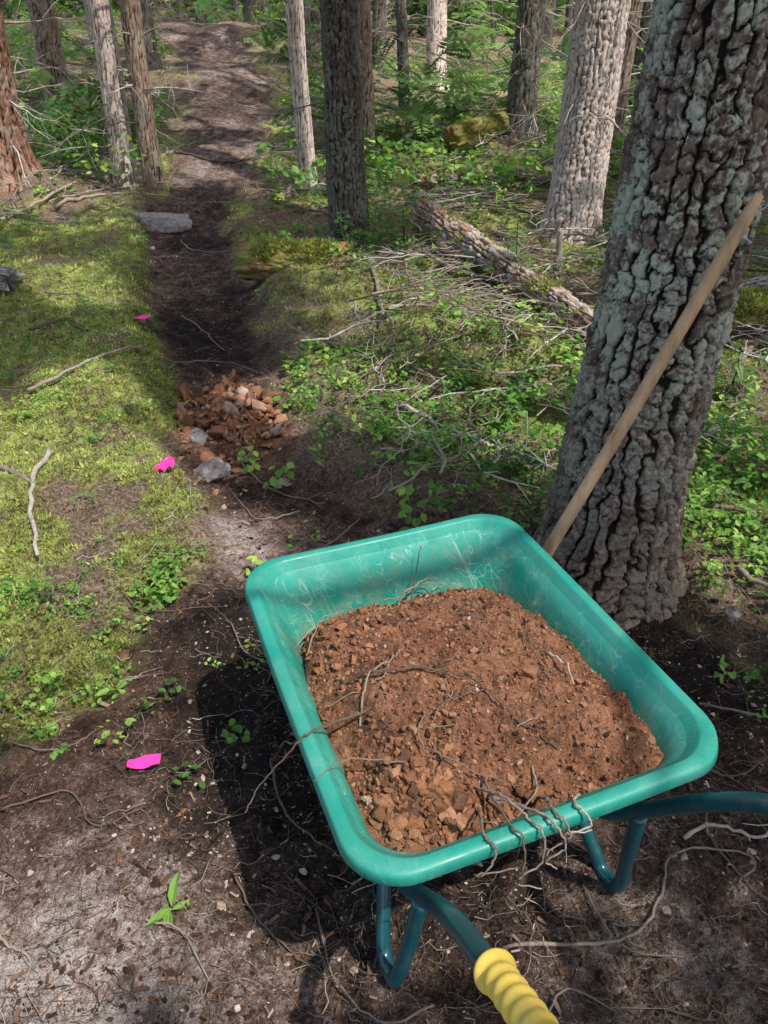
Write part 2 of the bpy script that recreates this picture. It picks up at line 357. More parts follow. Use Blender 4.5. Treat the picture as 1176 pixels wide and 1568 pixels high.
def trunk_arr(r0,r1,Ht,segs,zs,flare,pw,ph,depth,seed,lean=(0,0),bend=.03,flute=.12,fin=.9):
    A=np.arange(segs)*2*math.pi/segs
    AA,ZZ=np.meshgrid(A,zs);AA=AA.ravel();ZZ=ZZ.ravel();TH=AA+math.pi/2
    base=r0+(r1-r0)*np.clip(ZZ/Ht,0,1)
    zf=np.clip(ZZ,0,None)
    fl=flare*np.exp(-zf/.16)*(1+flute*6*(vn(np.cos(TH)*2+5,np.sin(TH)*2+seed,seed)-.5))+.25*flare*np.exp(-zf/.6)
    U=AA*r0/pw;W=ZZ/ph
    w1=fbm(U*.5,W*.4+3,3,seed)-.5;w2=fbm(U*2.6,W*2.2,3,seed+1)-.5
    c=U+w1*1.7+w2*.5;ci=np.floor(c);dV=.5-np.abs(c-ci-.5)
    v=W+h2(ci,ci*0,seed+2)*7+(fbm(U*1.3,W*.6,2,seed+4)-.5)*1.4+w2*.6;vi=np.floor(v);dH=.5-np.abs(v-vi-.5)
    wV=.05+.24*fbm(U*.8,W*.7,2,seed+5)**1.3
    sV=sst(.10,.26,vn(ci*3.7,W*.6,seed+6));sH=sst(.05,.45,h2(ci,vi,seed+9))
    cV=1-(1-sst(wV*.35,wV+.05,dV))*sV
    cH=1-(1-sst(.04,.13,dH))*sH*.95
    cr=np.minimum(cV,cH);pid=h2(ci,vi,seed+11)
    fine=fbm(U*4,W*7,4,seed+7);fine2=np.abs(fbm(U*1.5,W*4,3,seed+8)-.5)*2
    rr=base+fl+depth*(cr*(.7+.5*pid)-.6)+depth*fin*(fine-.5)-depth*.5*fin*fine2+.02*(r0/.2)*(fbm(np.cos(TH)*1.3,np.sin(TH)*1.3+ZZ*1.5,2,seed+8)-.5)*2
    cr=np.clip(cr-.5*sst(.66,.85,1-fine),0,1)
    cx=lean[0]*ZZ+bend*np.sin(ZZ*.9+seed)-bend*math.sin(seed);cy=lean[1]*ZZ+bend*np.cos(ZZ*.7+seed)-bend*math.cos(seed)
    V=np.stack([cx+rr*np.cos(TH),cy+rr*np.sin(TH),ZZ],-1)
    n=len(zs);i=np.arange(n-1)[:,None]*segs;j=np.arange(segs)[None];j2=(j+1)%segs
    F=np.stack([i+j,i+j2,i+segs+j2,i+segs+j],-1).reshape(-1,4)
    return V,F,cr,pid
def limbs(mb,cx,cy,z0,z1,n,L,r,seed,tint=.5,lean=(0,0)):
    R=np.random.default_rng(seed)
    for i in range(n):
        z=z0+(z1-z0)*R.uniform()**1.5;a=R.uniform(0,6.283);ln=L*R.uniform(.35,1.1)
        d=np.array([math.cos(a),math.sin(a),R.normal(.0,.25)])
        k=6;t=np.linspace(0,1,k)[:,None]
        p=np.array([cx+lean[0]*z,cy+lean[1]*z,z])+d*ln*t+np.array([0,0,-.25*ln])*t**2+np.cumsum(R.normal(0,.03*ln,(k,3)),0)*(t>0)
        tt_=tint+R.normal(0,.2)
        addtube(mb,p,np.linspace(r,r*.25,k)*R.uniform(.6,1.2),4,tt_)
        for s in range(R.integers(3,8)):
            q=R.integers(1,k-1);d2=d+R.normal(0,.7,3);d2/=np.linalg.norm(d2);l2=ln*R.uniform(.15,.55)
            tt=np.linspace(0,1,4)[:,None]
            p2=p[q]+d2*l2*tt+np.array([0,0,-.2*l2])*tt**2+R.normal(0,.04*l2,(4,3))*(tt>0)
            addtube(mb,p2,np.linspace(r*.4,r*.15,4),3,tt_)
def conifer(x,y,r0,mat,Ht=13,segs=64,fine=.03,flare=.04,pw=.05,ph=.11,depth=.012,seed=1,lean=(0,0),nl=10,lz=(.8,5),limL=.9,crown=(5,1.),tint=.5,ncl=90,cr_r=2.3,bend=.03,fin=.9):
    z=float(H(x,y))-.08
    e=empty('conifer_tree',(x,y,z))
    zs=np.concatenate([np.arange(-.1,2.9,fine),grow(2.9,Ht,.1,1.15)])
    V,F,cr,pid=trunk_arr(r0,.04,Ht,segs,zs,flare,pw,ph,depth,seed,lean,bend,fin=fin)
    mkmesh('trunk',V,[F],{'crack':cr,'pid':pid},mat,True,e)
    if nl:
        mb=MB();limbs(mb,0,0,lz[0],lz[1],nl,limL,.010,seed+100,tint,lean)
        mb.make('dead_limbs',twig_m,True,e)
    R=np.random.default_rng(seed+500);n=ncl
    zz=R.uniform(crown[0],Ht,n);mr=cr_r*(1-(zz-crown[0])/(Ht-crown[0])*.8)
    a=R.uniform(0,6.283,n);rd=mr*np.sqrt(R.uniform(0.02,1,n))
    P=np.stack([lean[0]*zz+rd*np.cos(a),lean[1]*zz+rd*np.sin(a),zz-rd*.25],-1)
    rad=.55;k=keep(P+np.array([x,y,z]),rad);P=P[k]
    if len(P)>3:
        mb=MB()
        for ti in range(5):
            Q=P[ti::5];mb.scatter(clumps[ti],Q,rots(len(Q),.15,R),R.uniform(.42,.68,len(Q)),R.uniform(.2,.8,len(Q)))
        for q in P[::2]:
            addtube(mb,np.array([[lean[0]*q[2],lean[1]*q[2],q[2]+.25],[q[0]*.5,q[1]*.5,q[2]+.15],[q[0],q[1],q[2]]]),[.03,.018,.008],3,0.05)
        mb.make('crown',leaf_can,False,e)
    return e
conifer(.742,2.12,.182,bark_fg,14,460,.0055,.11,.052,.044,.019,3,(.036,.0),0,crown=(6,1),ncl=80,bend=.008,fin=.55)
conifer(-.29,6.8,.155,bark_dark,13,130,.014,.035,.045,.055,.015,5,(-.045,0),10,(1.2,5),.5,ncl=80)
conifer(1.62,6.95,.215,bark_pale,15,150,.014,.10,.05,.055,.014,6,(0,0),24,(.9,4),1.1,tint=.7,ncl=80)
conifer(1.72,10.9,.18,bark_dark,14,70,.03,.05,.05,.09,.013,7,(0.005,0),44,(.4,4),1.6,tint=.65)
conifer(-.18,10.1,.07,bark_red,9,40,.04,.03,.04,.09,.008,8,(0,0),14,(.6,4),.7,ncl=30,cr_r=1.2)
conifer(-.85,9.3,.095,bark_pale,11,56,.03,.03,.05,.14,.006,9,(-.01,0),10,(.8,4),.7,tint=.6,ncl=50,cr_r=1.5)
conifer(-2.5,8.95,.105,bark_red,12,60,.03,.03,.035,.12,.008,10,(.02,0),20,(.7,4),.9,ncl=90,tint=.6)
conifer(-2.83,9.1,.12,bark_pale,12,60,.03,.04,.04,.12,.008,11,(-.01,0),22,(.4,4),1.0,ncl=90,tint=.65)
conifer(-3.85,8.6,.14,bark_ced,10,100,.02,.22,.022,.25,.035,12,(.06,0),34,(.2,4),1.2,tint=.75,ncl=60)
conifer(-4.6,12.3,.18,bark_red,14,60,.04,.06,.04,.12,.012,13,(0,0),30,(.4,4),1.5,tint=.6)
conifer(-3.9,14.8,.16,bark_dark,14,50,.04,.05,.05,.12,.012,14,(0,0),20,(.6,4),1.2)
conifer(1.1,18.5,.21,bark_pale,15,50,.05,.10,.05,.12,.012,15,(0,0),24,(.6,4),1.5,tint=.6)
conifer(-2.75,19.6,.15,bark_dark,14,46,.05,.04,.05,.12,.012,16,(0,0),16,(.8,4),1.2)
conifer(-4.9,18.2,.17,bark_red,14,46,.05,.04,.05,.12,.012,26,(0,0),16,(.8,4),1.2)
conifer(2.6,9.6,.09,bark_red,12,46,.04,.04,.05,.12,.01,17,(0,0),30,(.3,4),1.4,tint=.7,ncl=60)
conifer(3.6,12.6,.16,bark_dark,14,46,.05,.05,.05,.12,.012,18,(0,0),30,(.5,4),1.6,tint=.6)
conifer(-1.5,16.5,.13,bark_dark,14,46,.05,.04,.05,.12,.012,19,(.03,0),22,(.6,4),1.3,tint=.6)
conifer(.35,14.2,.09,bark_dark,12,40,.05,.03,.05,.12,.01,27,(-.04,0),26,(.4,4),1.3,tint=.6,ncl=30)
conifer(-.6,13.2,.05,bark_dark,9,30,.05,.03,.05,.12,.008,28,(.05,0),30,(.3,3.5),1.0,tint=.6,ncl=20,cr_r=1.2)
conifer(-.1,17.5,.14,bark_dark,13,40,.05,.04,.05,.12,.012,29,(.02,0),24,(.4,4),1.4,tint=.55,ncl=90)
print('main trees',time.time()-T0)
for k,(x,y,r) in enumerate([(2.6,.4,.14),(4.2,-1.2,.18),(4.6,2.2,.16),(1.9,-2.0,.17),(5.8,4.6,.18),(6.6,.8,.16),(-2.4,-1.9,.15),(-4.0,2.4,.16),(-5.4,5.2,.18),(4.6,7.4,.17),(3.4,-4,.17),(3.0,4.9,.12),(6.2,9.5,.2),(3.4,1.2,.12),(.6,-2.4,.13),(5.2,-.2,.14),(4.6,5.6,.14)]):  # off-camera trees added to cast dappled shade over the visible area
    conifer(x,y,r,[bark_dark,bark_red][k%2],13,36,.08,.05,.05,.12,.012,30+k,(0,0),6,(1.5,5),1.,ncl=270,cr_r=2.7,crown=(4.5,1))
print('trees',time.time()-T0)
# ---------------------------------------------------------------- distant forest
R=np.random.default_rng(77)
V=[];Fs=[];C=[];Pd=[];n=0
pts=[]
while len(pts)<115:
    y=17+42*R.uniform()**1.1;x=R.uniform(-.62,.62)*y*1.1
    if y<22 and pathd(np.array(x),np.array(y))<.5: continue
    pts.append((x,y))
zs=np.concatenate([np.arange(-.3,4,.16),grow(4,14,.4,1.4)])
for k,(x,y) in enumerate(pts):
    v,f,cr,pid=trunk_arr(R.choice([.03,.045,.06,.08,.13,.19,.26]),.03,14,20,zs,.05,.06,.14,.012,200+k,(R.normal(0,.07),0),.10)
    V.append(v+np.array([x,y,float(H(x,y))]));Fs.append(f+n);C.append(cr);Pd.append(pid*.0+R.uniform()**.6*(0 if k%4 else 1));n+=len(v)
bark_far=barkmat('bark_far',(.05,.035,.028),(.075,.06,.052),(.40,.33,.28),(.17,.18,.15),.4,40)
mkmesh('distant_trees',np.concatenate(V),[np.concatenate(Fs)],{'crack':np.concatenate(C),'pid':np.concatenate(Pd)},bark_far)
mb=MB()
for (x,y) in pts[:80]:
    limbs(mb,x,y,float(H(x,y))+.3,float(H(x,y))+3.2,10,1.7,.011,int(x*100+y*37)+5000,.55)
mb.make('distant_dead_limbs',twig_m)
mb=MB();nsp=6200
y=11+R.uniform(0,1,nsp)**1.5*34;x=R.uniform(-.62,.62,nsp)*y*1.1
cl=fbm(x*.4,y*.4,3,91);hh=R.uniform(0,1,nsp)**1.3*(.6+1.1*(y-10)/12)
ok=(cl>.43+.10*(y<14))&((pathd(x,y)>.4)|(y>22));x,y,hh=x[ok],y[ok],hh[ok]
P=np.stack([x,y,H(x,y)+hh+.08],-1);tn=.12+.9*fbm(x*.8,y*.8+hh,3,95)+R.normal(0,.12,len(x))
for k in range(4):
    s=slice(k,None,4);mb.scatter(sprays[k],P[s],rots(len(P[s]),.35,R),R.uniform(.28,.7,len(P[s])),tn[s])
nb=5500;y=R.uniform(28,62,nb);x=R.uniform(-.75,.75,nb)*y;z=H(x,y)+R.uniform(-.2,9,nb)
P=np.stack([x,y,z],-1);tn=.0+1.0*fbm(x*.3,z*.5,3,99)*R.uniform(.4,1.3,nb)
for k in range(4):
    s=slice(k,None,4);mb.scatter(sprays[k],P[s],rots(len(P[s]),.7,R),R.uniform(1.2,2.4,len(P[s])),tn[s])
mb.make('background_foliage',leaf_back,False)
# small conifer saplings (stem + whorls of short boughs)
for s_,(a,b,hh) in enumerate([(.95,5.7,.42),(1.35,4.6,.32),(.15,6.4,.38),(2.0,6.6,.6),(.6,8.4,.5),(1.9,5.2,.4),(-.2,8.6,.5),(2.9,8.2,.8),(1.75,3.6,.35)]):
    mb=MB();z=float(Hs(a,b))-.02;addtube(mb,np.array([[0,0,0],[.01,0,hh*.5],[0,.01,hh]]),[.008,.005,.002],5,.0)
    n=int(26*hh/.4);t=R.uniform(.12,1,n);P=np.stack([0*t,0*t,t*hh],-1)
    for k in range(4):
        q=slice(k,None,4);L=.42*hh*(1.1-t[q])+.04;mb.scatter(sprays[k],P[q],rots(len(L),.25,R),L,R.uniform(.45,.8,len(L)))
    o=mb.make('conifer_sapling',leaf_back,False);o.location=(a,b,z)
# ---------------------------------------------------------------- undergrowth
LOGS=[((.36,6.85),(.85,5.45)),((.72,5.85),(1.2,4.35)),((-.95,5.75),(-.38,5.65)),((.4,8.9),(2.9,8.3)),((.9,10.5),(1.8,11.1)),((1.5,4.35),(2.3,4.5))]
def logd(x,y):
    return np.min([segd(x,y,a,b) for a,b in LOGS],axis=0)
def sect(n,y0,y1,wd=.68,off=.7,R=R):
    y=y0*(y1/y0)**R.uniform(0,1,n);x=R.uniform(-1,1,n)*(wd*y+off);return x,y
mb=MB()
x,y=sect(21000,1.25,15)
s=soilmask(x,y);cl=fbm(x*1.5+3,y*1.5,4,101);cl2=fbm(x*4+3,y*4,3,103)
dens=sst(.45,.63,cl+.05*(x>-.3)+.25*(cl2-.5))
extra=np.exp(-((x-.55)**2+(y-3.3)**2)/.6)+.5*np.exp(-((x-.2)**2+(y-5.3)**2)/1.2)+.5*np.exp(-((x+1.1)**2+(y-1.75)**2)/.16)+.9*np.exp(-((x-1.45)**2+(y-2.6)**2)/.4)+.4*np.exp(-((x-1.5)**2+(y-9)**2)/3)+.4*np.exp(-((x+1.9)**2/.3+(y-6.5)**2/1.5))
leftopen=sst(-.9,-1.1,x)*sst(7.5,6,y)*sst(2.0,2.4,y)
bm_=0
for (a,b,c,r) in BUMPS[:5]: bm_=np.maximum(bm_,np.exp(-((x-a)**2+(y-b)**2)/(r*r*.8)))
pr=(dens*.55+extra*.6*sst(.36,.5,cl2))*(1-.35*leftopen)*(s<.5)*(1-.93*bm_)*sst(.12,.30,logd(x,y))+.01*(s>=.5)*(y<3)
d0=np.hypot(x-.775,y-2.12);ok=(R.uniform(0,1,len(x))<pr)&(d0>.3)
x,y=x[ok],y[ok];P=np.stack([x,y,Hs(x,y)-.01],-1);lf=(x<-.8)&(y<7)
sc_=R.uniform(.6,1.35,len(x))*np.where(lf,.62,1.)*(1+.03*y);tn=.30+.65*fbm(x*2,y*2,3,111)+R.normal(0,.16,len(x))
for k in range(6):
    q=slice(k,None,6);mb.scatter(plants[k],P[q],rots(len(P[q]),.25,R),sc_[q],tn[q])
print('plants',len(x))
x,y=sect(2600,8,22);ok=(fbm(x*.8,y*.8,3,107)>.48)&(pathd(x,y)>.25)&(logd(x,y)>.3);x,y=x[ok],y[ok];P=np.stack([x,y,H(x,y)+R.uniform(0,.25,len(x))],-1)
for k in range(6):
    q=slice(k,None,6);mb.scatter(plants[k],P[q],rots(len(P[q]),.3,R),R.uniform(1.8,4.,len(P[q])),R.normal(.55,.22,len(P[q])))
for (a,b,hh,nn,t0) in [(1.25,8.6,.35,70,.9),(.3,5.0,.12,30,.6),(2.2,7.8,.4,70,.7),(-.1,6.2,.2,50,.5),(.7,3.2,.14,40,.65),(1.45,2.9,.2,40,.75),(2.4,11,.5,80,.9),(.8,13.5,.6,80,.85),(-3.3,10.5,.4,60,.6),(1.55,2.2,.15,25,.75),(.45,2.95,.1,30,.6),(.5,3.9,.1,30,.8),(.1,7.0,.25,30,.6)]:
    xx=R.normal(a,.3,nn);yy=R.normal(b,.3,nn);P=np.stack([xx,yy,Hs(xx,yy)+R.uniform(0,hh,nn)],-1)
    mb.scatter(plants[nn%6],P,rots(nn,.35,R),R.uniform(1.1,1.9,nn),R.normal(t0-.1,.12,nn))
for (a,b) in [(-.47,.945),(-.78,1.6)]:
    P=np.array([[a,b,float(Hs(a,b))+.012]]*1);mb.scatter(plant_t(300,6,.012,.065,.5),P,rots(1,.1,R),np.array([1.]),np.array([.72]))
mb.make('undergrowth',leaf_low,False)
mb=MB();x,y=sect(95000,1.4,11,.66,.4)
s=soilmask(x,y);mm=mossmask(x,y)
ok=(R.uniform(0,1,len(x))<mm*.88)&(s<.5);x,y=x[ok],y[ok]
P=np.stack([x,y,Hs(x,y)],-1);tn=-.04+1.15*fbm(x*3,y*3,4,121)+R.normal(0,.2,len(x));sc_=R.uniform(.6,1.4,len(x))*(1+.12*y)
for k in range(4):
    q=slice(k,None,4);mb.scatter(mosses[k],P[q],rots(len(P[q]),.3,R),sc_[q],tn[q])
mb.make('moss',moss_m,False);print('moss',len(x),time.time()-T0)
mb=MB();x,y=sect(22000,.6,18)
s=soilmask(x,y);ok=R.uniform(0,1,len(x))<np.where(s>.5,.5,.85);x,y,s=x[ok],y[ok],s[ok]
P=np.stack([x,y,Hs(x,y)+.006+.03*(s<.5)*R.uniform(0,1,len(x))],-1);L=R.uniform(.03,.16,len(x))*np.where(s>.5,.7,1)*(1+.1*y)*np.where((x<-.8)&(y<7),.65,1.)
tn=np.clip(R.normal(.54,.25,len(x))-.12*(s>.5)*(y<3),0,1)
for k in range(8):
    q=slice(k,None,8);Lk=L[q];mb.scatter(twigs[k],P[q],rots(len(Lk),.15,R),np.stack([Lk,Lk,np.minimum(Lk,.12)],-1),tn[q])
x,y=sect(2600,2.6,15);s=soilmask(x,y);ok=(s<.3)&((x>-.3)|(y>7.5)|(R.uniform(0,1,len(x))<.07))&((y>3.8)|(R.uniform(0,1,len(x))<.35));x,y=x[ok],y[ok]
P=np.stack([x,y,Hs(x,y)+R.uniform(.03,.13,len(x))*(x>-.3)+.015],-1)
for k in range(6):
    q=slice(k,None,6);Lk=R.uniform(.25,.9,len(P[q]))*(.6+.06*P[q][:,1]);mb.scatter(btwigs[k],P[q],rots(len(Lk),.13,R),np.stack([Lk,Lk*.9,Lk*.7],-1),np.clip(R.normal(.65,.22,len(Lk)),0,1))
mb.make('twig_litter',twig_m)
mb=MB();x,y=sect(46000,.55,10,.7,.5);s=soilmask(x,y);nz=fbm(x*2.5,y*2.5,3,131)
ok=(s>.35)&(R.uniform(0,1,len(x))<.4+1.0*(nz-.35));x,y=x[ok],y[ok];n=len(x)
sz=np.clip(R.lognormal(-5.75,.6,n),.0012,.018)*(1+.12*np.clip(y-2,0,8));P=np.stack([x,y,Hs(x,y)+sz*.2],-1)
tn=np.where(R.uniform(0,1,n)<.2,R.uniform(.85,1,n),np.clip(R.normal(.22,.16,n),0,.6))
for k in range(6):
    q=slice(k,None,6);mb.scatter(clods[k],P[q],rots(len(P[q]),.5,R),np.stack([sz[q]*1.2,sz[q],sz[q]*.6],-1),tn[q])
mb.make('soil_crumbs',clod_m,False)
fl=(np.array([(-.5,-.25,0),(.5,-.2,.05),(.45,.25,.0),(-.4,.3,.06)]),np.array([(0,1,2,3)]),np.zeros(4))
mb=MB();x,y=sect(14000,.6,11,.7,.4);s=soilmask(x,y);ok=R.uniform(0,1,len(x))<.4+.3*s;x,y=x[ok],y[ok];n=len(x)
L=np.clip(R.lognormal(-4.85,.5,n),.003,.025)*(1+.1*y);mb.scatter(fl,np.stack([x,y,Hs(x,y)+.008],-1),rots(n,.4,R),np.stack([L*1.4,L*R.uniform(.2,.9,n),L],-1),np.clip(R.normal(.36,.25,n),0,1))
mb.make('leaf_litter',tintmat('dry_litter',[(0,(.04,.022,.014)),(.4,(.14,.08,.055)),(.7,(.28,.19,.14)),(1,(.54,.47,.40))]),False)
# ---------------------------------------------------------------- branches, roots
def stick(name,pts,r0,r1,tint,lift=.015,ground_it=True,k=8,twigsN=0,seed=0):
    R=np.random.default_rng(seed);p=np.array(pts,float)
    if ground_it: 
        q=smoothpath(np.c_[p[:,:2],np.zeros(len(p))],7)
        q[:,2]=Hs(q[:,0],q[:,1])*.5+H(q[:,0],q[:,1])*.5+lift
    else: q=smoothpath(p,7)
    q=q+R.normal(0,r0*.3,q.shape);mb=MB();addtube(mb,q,np.linspace(r0,r1,len(q))*R.uniform(.85,1.15,len(q)),k,tint,True)
    for i in range(twigsN):
        a=R.integers(2,len(q)-1);d=q[a]-q[a-1];d/=np.linalg.norm(d);d=d+R.normal(0,.7,3);d[2]=abs(d[2])*.5;d/=np.linalg.norm(d);l=R.uniform(.05,.2)
        addtube(mb,np.array([q[a],q[a]+d*l*.5+R.normal(0,.01,3),q[a]+d*l]),[r0*.4,r0*.3,r0*.15],4,tint)
    return mb.make(name,twig_m)
for s_,a in enumerate([
 ([(-1.80,3.60),(-1.6,3.80),(-1.39,4.15)],.011,.007,.7,1),([(-1.50,3.05),(-1.43,2.65),(-1.25,2.25)],.012,.008,.85,0),([(-1.80,3.0),(-1.62,2.85),(-1.45,2.72)],.014,.010,.6,0),
 ([(.08,3.5),(.3,3.2),(.62,2.95)],.013,.008,.9,2),([(.42,5.9),(.65,5.4),(.85,5.0)],.02,.01,.3,2),([(1.65,2.4),(1.35,2.5),(1.10,2.55)],.012,.008,.5,2),([(-2.15,4.5),(-1.95,4.55),(-1.75,4.35)],.012,.007,.3,1),
 ([(-.16,5.8),(-.05,5.0),(.06,4.15)],.014,.008,.6,2),([(1.2,2.1),(1.35,1.95),(1.6,1.85)],.010,.005,.6,2),([(.45,2.95),(.70,2.85),(.95,2.9)],.010,.006,.8,1),([(1.9,3.9),(2.2,4.3),(2.6,4.4)],.018,.01,.6,4),([(1.2,3.4),(1.6,3.1),(2.0,3.3)],.015,.008,.5,4),
 ([(.3,7.3),(1.1,7.5),(2.3,7.0)],.022,.012,.7,6),([(-1.0,8.3),(-.3,7.9),(.5,8.2)],.018,.01,.6,5),([(.6,9.4),(1.5,9.2),(2.4,9.9)],.025,.012,.7,7),([(-3.2,7.9),(-2.9,8.3),(-2.3,8.6)],.02,.01,.7,3),([(-3.9,7.2),(-3.5,7.7),(-3.2,8.6)],.02,.012,.75,3),([(.9,4.9),(1.3,5.2),(1.9,5.0)],.02,.01,.7,4),([(.2,6.6),(.7,6.3),(1.4,6.0)],.016,.008,.7,4),([(1.6,5.6),(1.9,4.9),(2.3,4.6)],.018,.01,.7,4),
 ([(.35,4.0),(.6,3.75),(1.0,3.8)],.010,.006,.75,3),([(.0,4.7),(.4,4.85),(.8,4.6)],.011,.006,.7,3),([(.5,6.0),(1.0,5.8),(1.5,6.1)],.014,.008,.8,4),([(.15,3.9),(.3,3.65),(.35,3.4)],.008,.005,.6,2),([(.25,6.3),(.6,5.7),(1.2,5.3)],.015,.008,.75,5),([(1.25,5.0),(1.1,4.4),(1.3,3.9)],.014,.008,.65,4)]):
    stick('fallen_branch',a[0],a[1],a[2],a[3],lift=.06 if a[0][0][0]>-.3 else .03,twigsN=a[4],seed=s_+900)
stick('broken_branch_stub',[(1.25,5.7,0),(1.27,5.72,.2),(1.26,5.7,.45)],.03,.018,.7,ground_it=False,seed=3)
for s_,(p,r,t) in enumerate([([(.25,.86),(.43,.87),(.55,.90),(.62,.98),(.67,1.07),(.76,1.09),(.86,1.06),(.80,1.0)],.0045,.6),([(-.34,1.02),(-.28,.93),(-.2,.86),(-.12,.8)],.003,.4),([(-.86,.92),(-.80,.87),(-.74,.84),(-.73,.79)],.004,.75),([(-.52,.92),(-.44,.9),(-.36,.8)],.003,.7),
 ([(-.5,1.9),(-.42,1.75),(-.3,1.7)],.003,.5),([(-.95,1.2),(-.8,1.25),(-.7,1.15),(-.6,1.2)],.003,.4),([(.1,.75),(.0,.72),(-.1,.8),(-.15,.95)],.003,.5),([(.75,1.4),(.9,1.3),(1.05,1.38)],.004,.35),([(-.3,1.35),(-.25,1.2),(-.15,1.1)],.004,.4),([(.55,.75),(.65,.72),(.7,.8),(.8,.78)],.003,.4),([(-.1,2.6),(-.2,2.4),(-.35,2.3)],.004,.6),([(-.9,2.05),(-.75,1.95),(-.55,1.98)],.003,.4),([(.3,.7),(.37,.78),(.46,.74)],.003,.6),([(.72,1.12),(.8,1.15),(.9,1.12),(.98,1.18)],.006,.85),([(-1.0,1.4),(-.85,1.38),(-.78,1.45)],.003,.5),([(-.35,2.7),(-.5,2.6),(-.6,2.75)],.004,.6),([(-1.4,5.2),(-1.2,4.9),(-1.0,4.6)],.006,.6),([(-1.6,6.3),(-1.4,5.8),(-1.2,5.7)],.006,.5),([(-.7,3.2),(-.5,2.9),(-.25,2.75)],.005,.5),([(-1.9,7.4),(-1.7,7.0),(-1.3,6.9)],.007,.6),([(-1.3,4.3),(-1.0,4.4),(-.7,4.2)],.005,.5),([(-2.6,10.4),(-2.0,10.0),(-1.5,10.2)],.02,.3),([(-.6,.72),(-.5,.68),(-.38,.7)],.003,.6),([(-.9,1.05),(-.82,1.0),(-.8,.92)],.0025,.4),
 ([(.45,1.0),(.5,.88),(.62,.84),(.72,.88)],.003,.5),([(.85,1.25),(.78,1.15),(.82,1.0),(.9,.92)],.0035,.45),([(.2,.8),(.28,.74),(.4,.68)],.003,.55),([(.9,1.55),(1.1,1.5),(1.25,1.55)],.004,.5)]):
    stick('root',p,r,r*.5,t,lift=.014,k=6,twigsN=2,seed=s_+700)
def log(name,p0,p1,r,mat,seed,pw=.04,ph=.12,depth=.015,warp=.0):
    p0=np.array(p0,float);p1=np.array(p1,float);L=np.linalg.norm(p1-p0)
    zs=np.linspace(0,L,max(10,int(L/.012)));seg=90
    V,F,cr,pid=trunk_arr(r,r*.85,L,seg,zs,0,pw,ph,depth,seed,(0,0),.02)
    if warp:
        th=np.arctan2(V[:,1],V[:,0]);k=1+warp*(fbm(np.cos(th)*1.6+V[:,2]*5,np.sin(th)*1.6+V[:,2]*4,4,seed+3)-.5)*2;V[:,:2]*=k[:,None]
    n0=len(V)
    nz=vn(np.arange(seg)*.4,np.full(seg,seed),3)*.10+vn(np.arange(seg)*1.3,np.full(seg,seed+4),5)*.04
    V[:seg,2]-=nz;V[-seg:,2]+=nz
    c0=V[:seg].mean(0);c1=V[-seg:].mean(0);V=np.vstack([V,c0+[0,0,.05],c1-[0,0,.05]])
    j=np.arange(seg);T1=np.stack([(j+1)%seg,j,np.full(seg,n0)],-1);T2=np.stack([n0-seg+j,n0-seg+(j+1)%seg,np.full(seg,n0+1)],-1)
    cr=np.append(cr,[.1,.1]);pid=np.append(pid,[.5,.5])
    o=mkmesh(name,V,[F,np.vstack([T1,T2])],{'crack':cr,'pid':pid},mat)
    o.location=p0;o.rotation_euler=Vector(p1-p0).to_track_quat('Z','Y').to_euler();return o,V
mossy=barkmat('bark_mossy',(.38,.15,.06),(.26,.15,.075),(.16,.12,.06),(.16,.21,.045),1.,30,lth=.47)
rotten=barkmat('bark_rotten',(.07,.03,.018),(.33,.18,.11),(.26,.20,.16),(.46,.42,.38),.8,40,lth=.49)
grey=barkmat('bark_grey',(.08,.06,.05),(.28,.26,.25),(.34,.31,.29),(.40,.41,.38),.5,40)
def hz(x,y,d=0): return (x,y,float(H(x,y))+d)
def mosslog(p0,p1,r,seed,mat=None,nt_=4500,th=.40,d=.012,warp=.25,zmin=.06,sc=1.):
    o,V=log('mossy_log' if mat is None else 'rotten_log',p0,p1,r,mat or mossy,seed,depth=d,warp=warp)
    Rm=np.array(Vector(np.array(p1)-np.array(p0)).to_track_quat('Z','Y').to_matrix());loc=V[:-2]
    Wd=loc@Rm.T;Ax=np.outer(loc[:,2],Rm[:,2])
    idx=R.integers(0,len(loc),nt_);Q=loc[idx];up=(Wd-Ax)[idx][:,2];W=Wd[idx]+np.array(p0)
    kk=(up>r*.1)&(fbm(W[:,0]*9,W[:,1]*9,3,5)>th)&(Q[:,2]>zmin);Q=Q[kk]
    mb=MB();n=len(Q);RR=np.einsum('ij,njk->nik',Rm.T,rots(n,.5,R))
    for k in range(4):
        q=slice(k,None,4);mb.scatter(mosses[k],Q[q],RR[q],R.uniform(1.2,2.2,len(Q[q]))*sc,R.uniform(.15,.7,len(Q[q])))
    mb.make('moss_cover',moss_m,False,o)
mosslog(hz(.36,6.85,.20),hz(.85,5.45,.16),.095,61,rotten,2500,.56,.018,.2)
mosslog(hz(.72,5.85,.16),hz(1.2,4.35,.14),.075,62,rotten,2500,.56,.018,.25)
mosslog((-.98,5.72,.15),(-.36,5.64,.18),.125,63)
mosslog(hz(.9,10.5,.16),hz(1.8,11.1,.28),.17,64)
mosslog(hz(1.5,4.35,.12),hz(2.3,4.5,.15),.10,68)
log('log',(-2.58,5.25,.15),(-3.4,5.6,.2),.075,grey,65)
log('log',hz(1.95,4.75,.10),hz(2.7,5.0,.14),.06,grey,66)
mosslog(hz(.4,8.9,.14),hz(2.9,8.3,.16),.07,67,rotten,3500,.54,.015,.2)
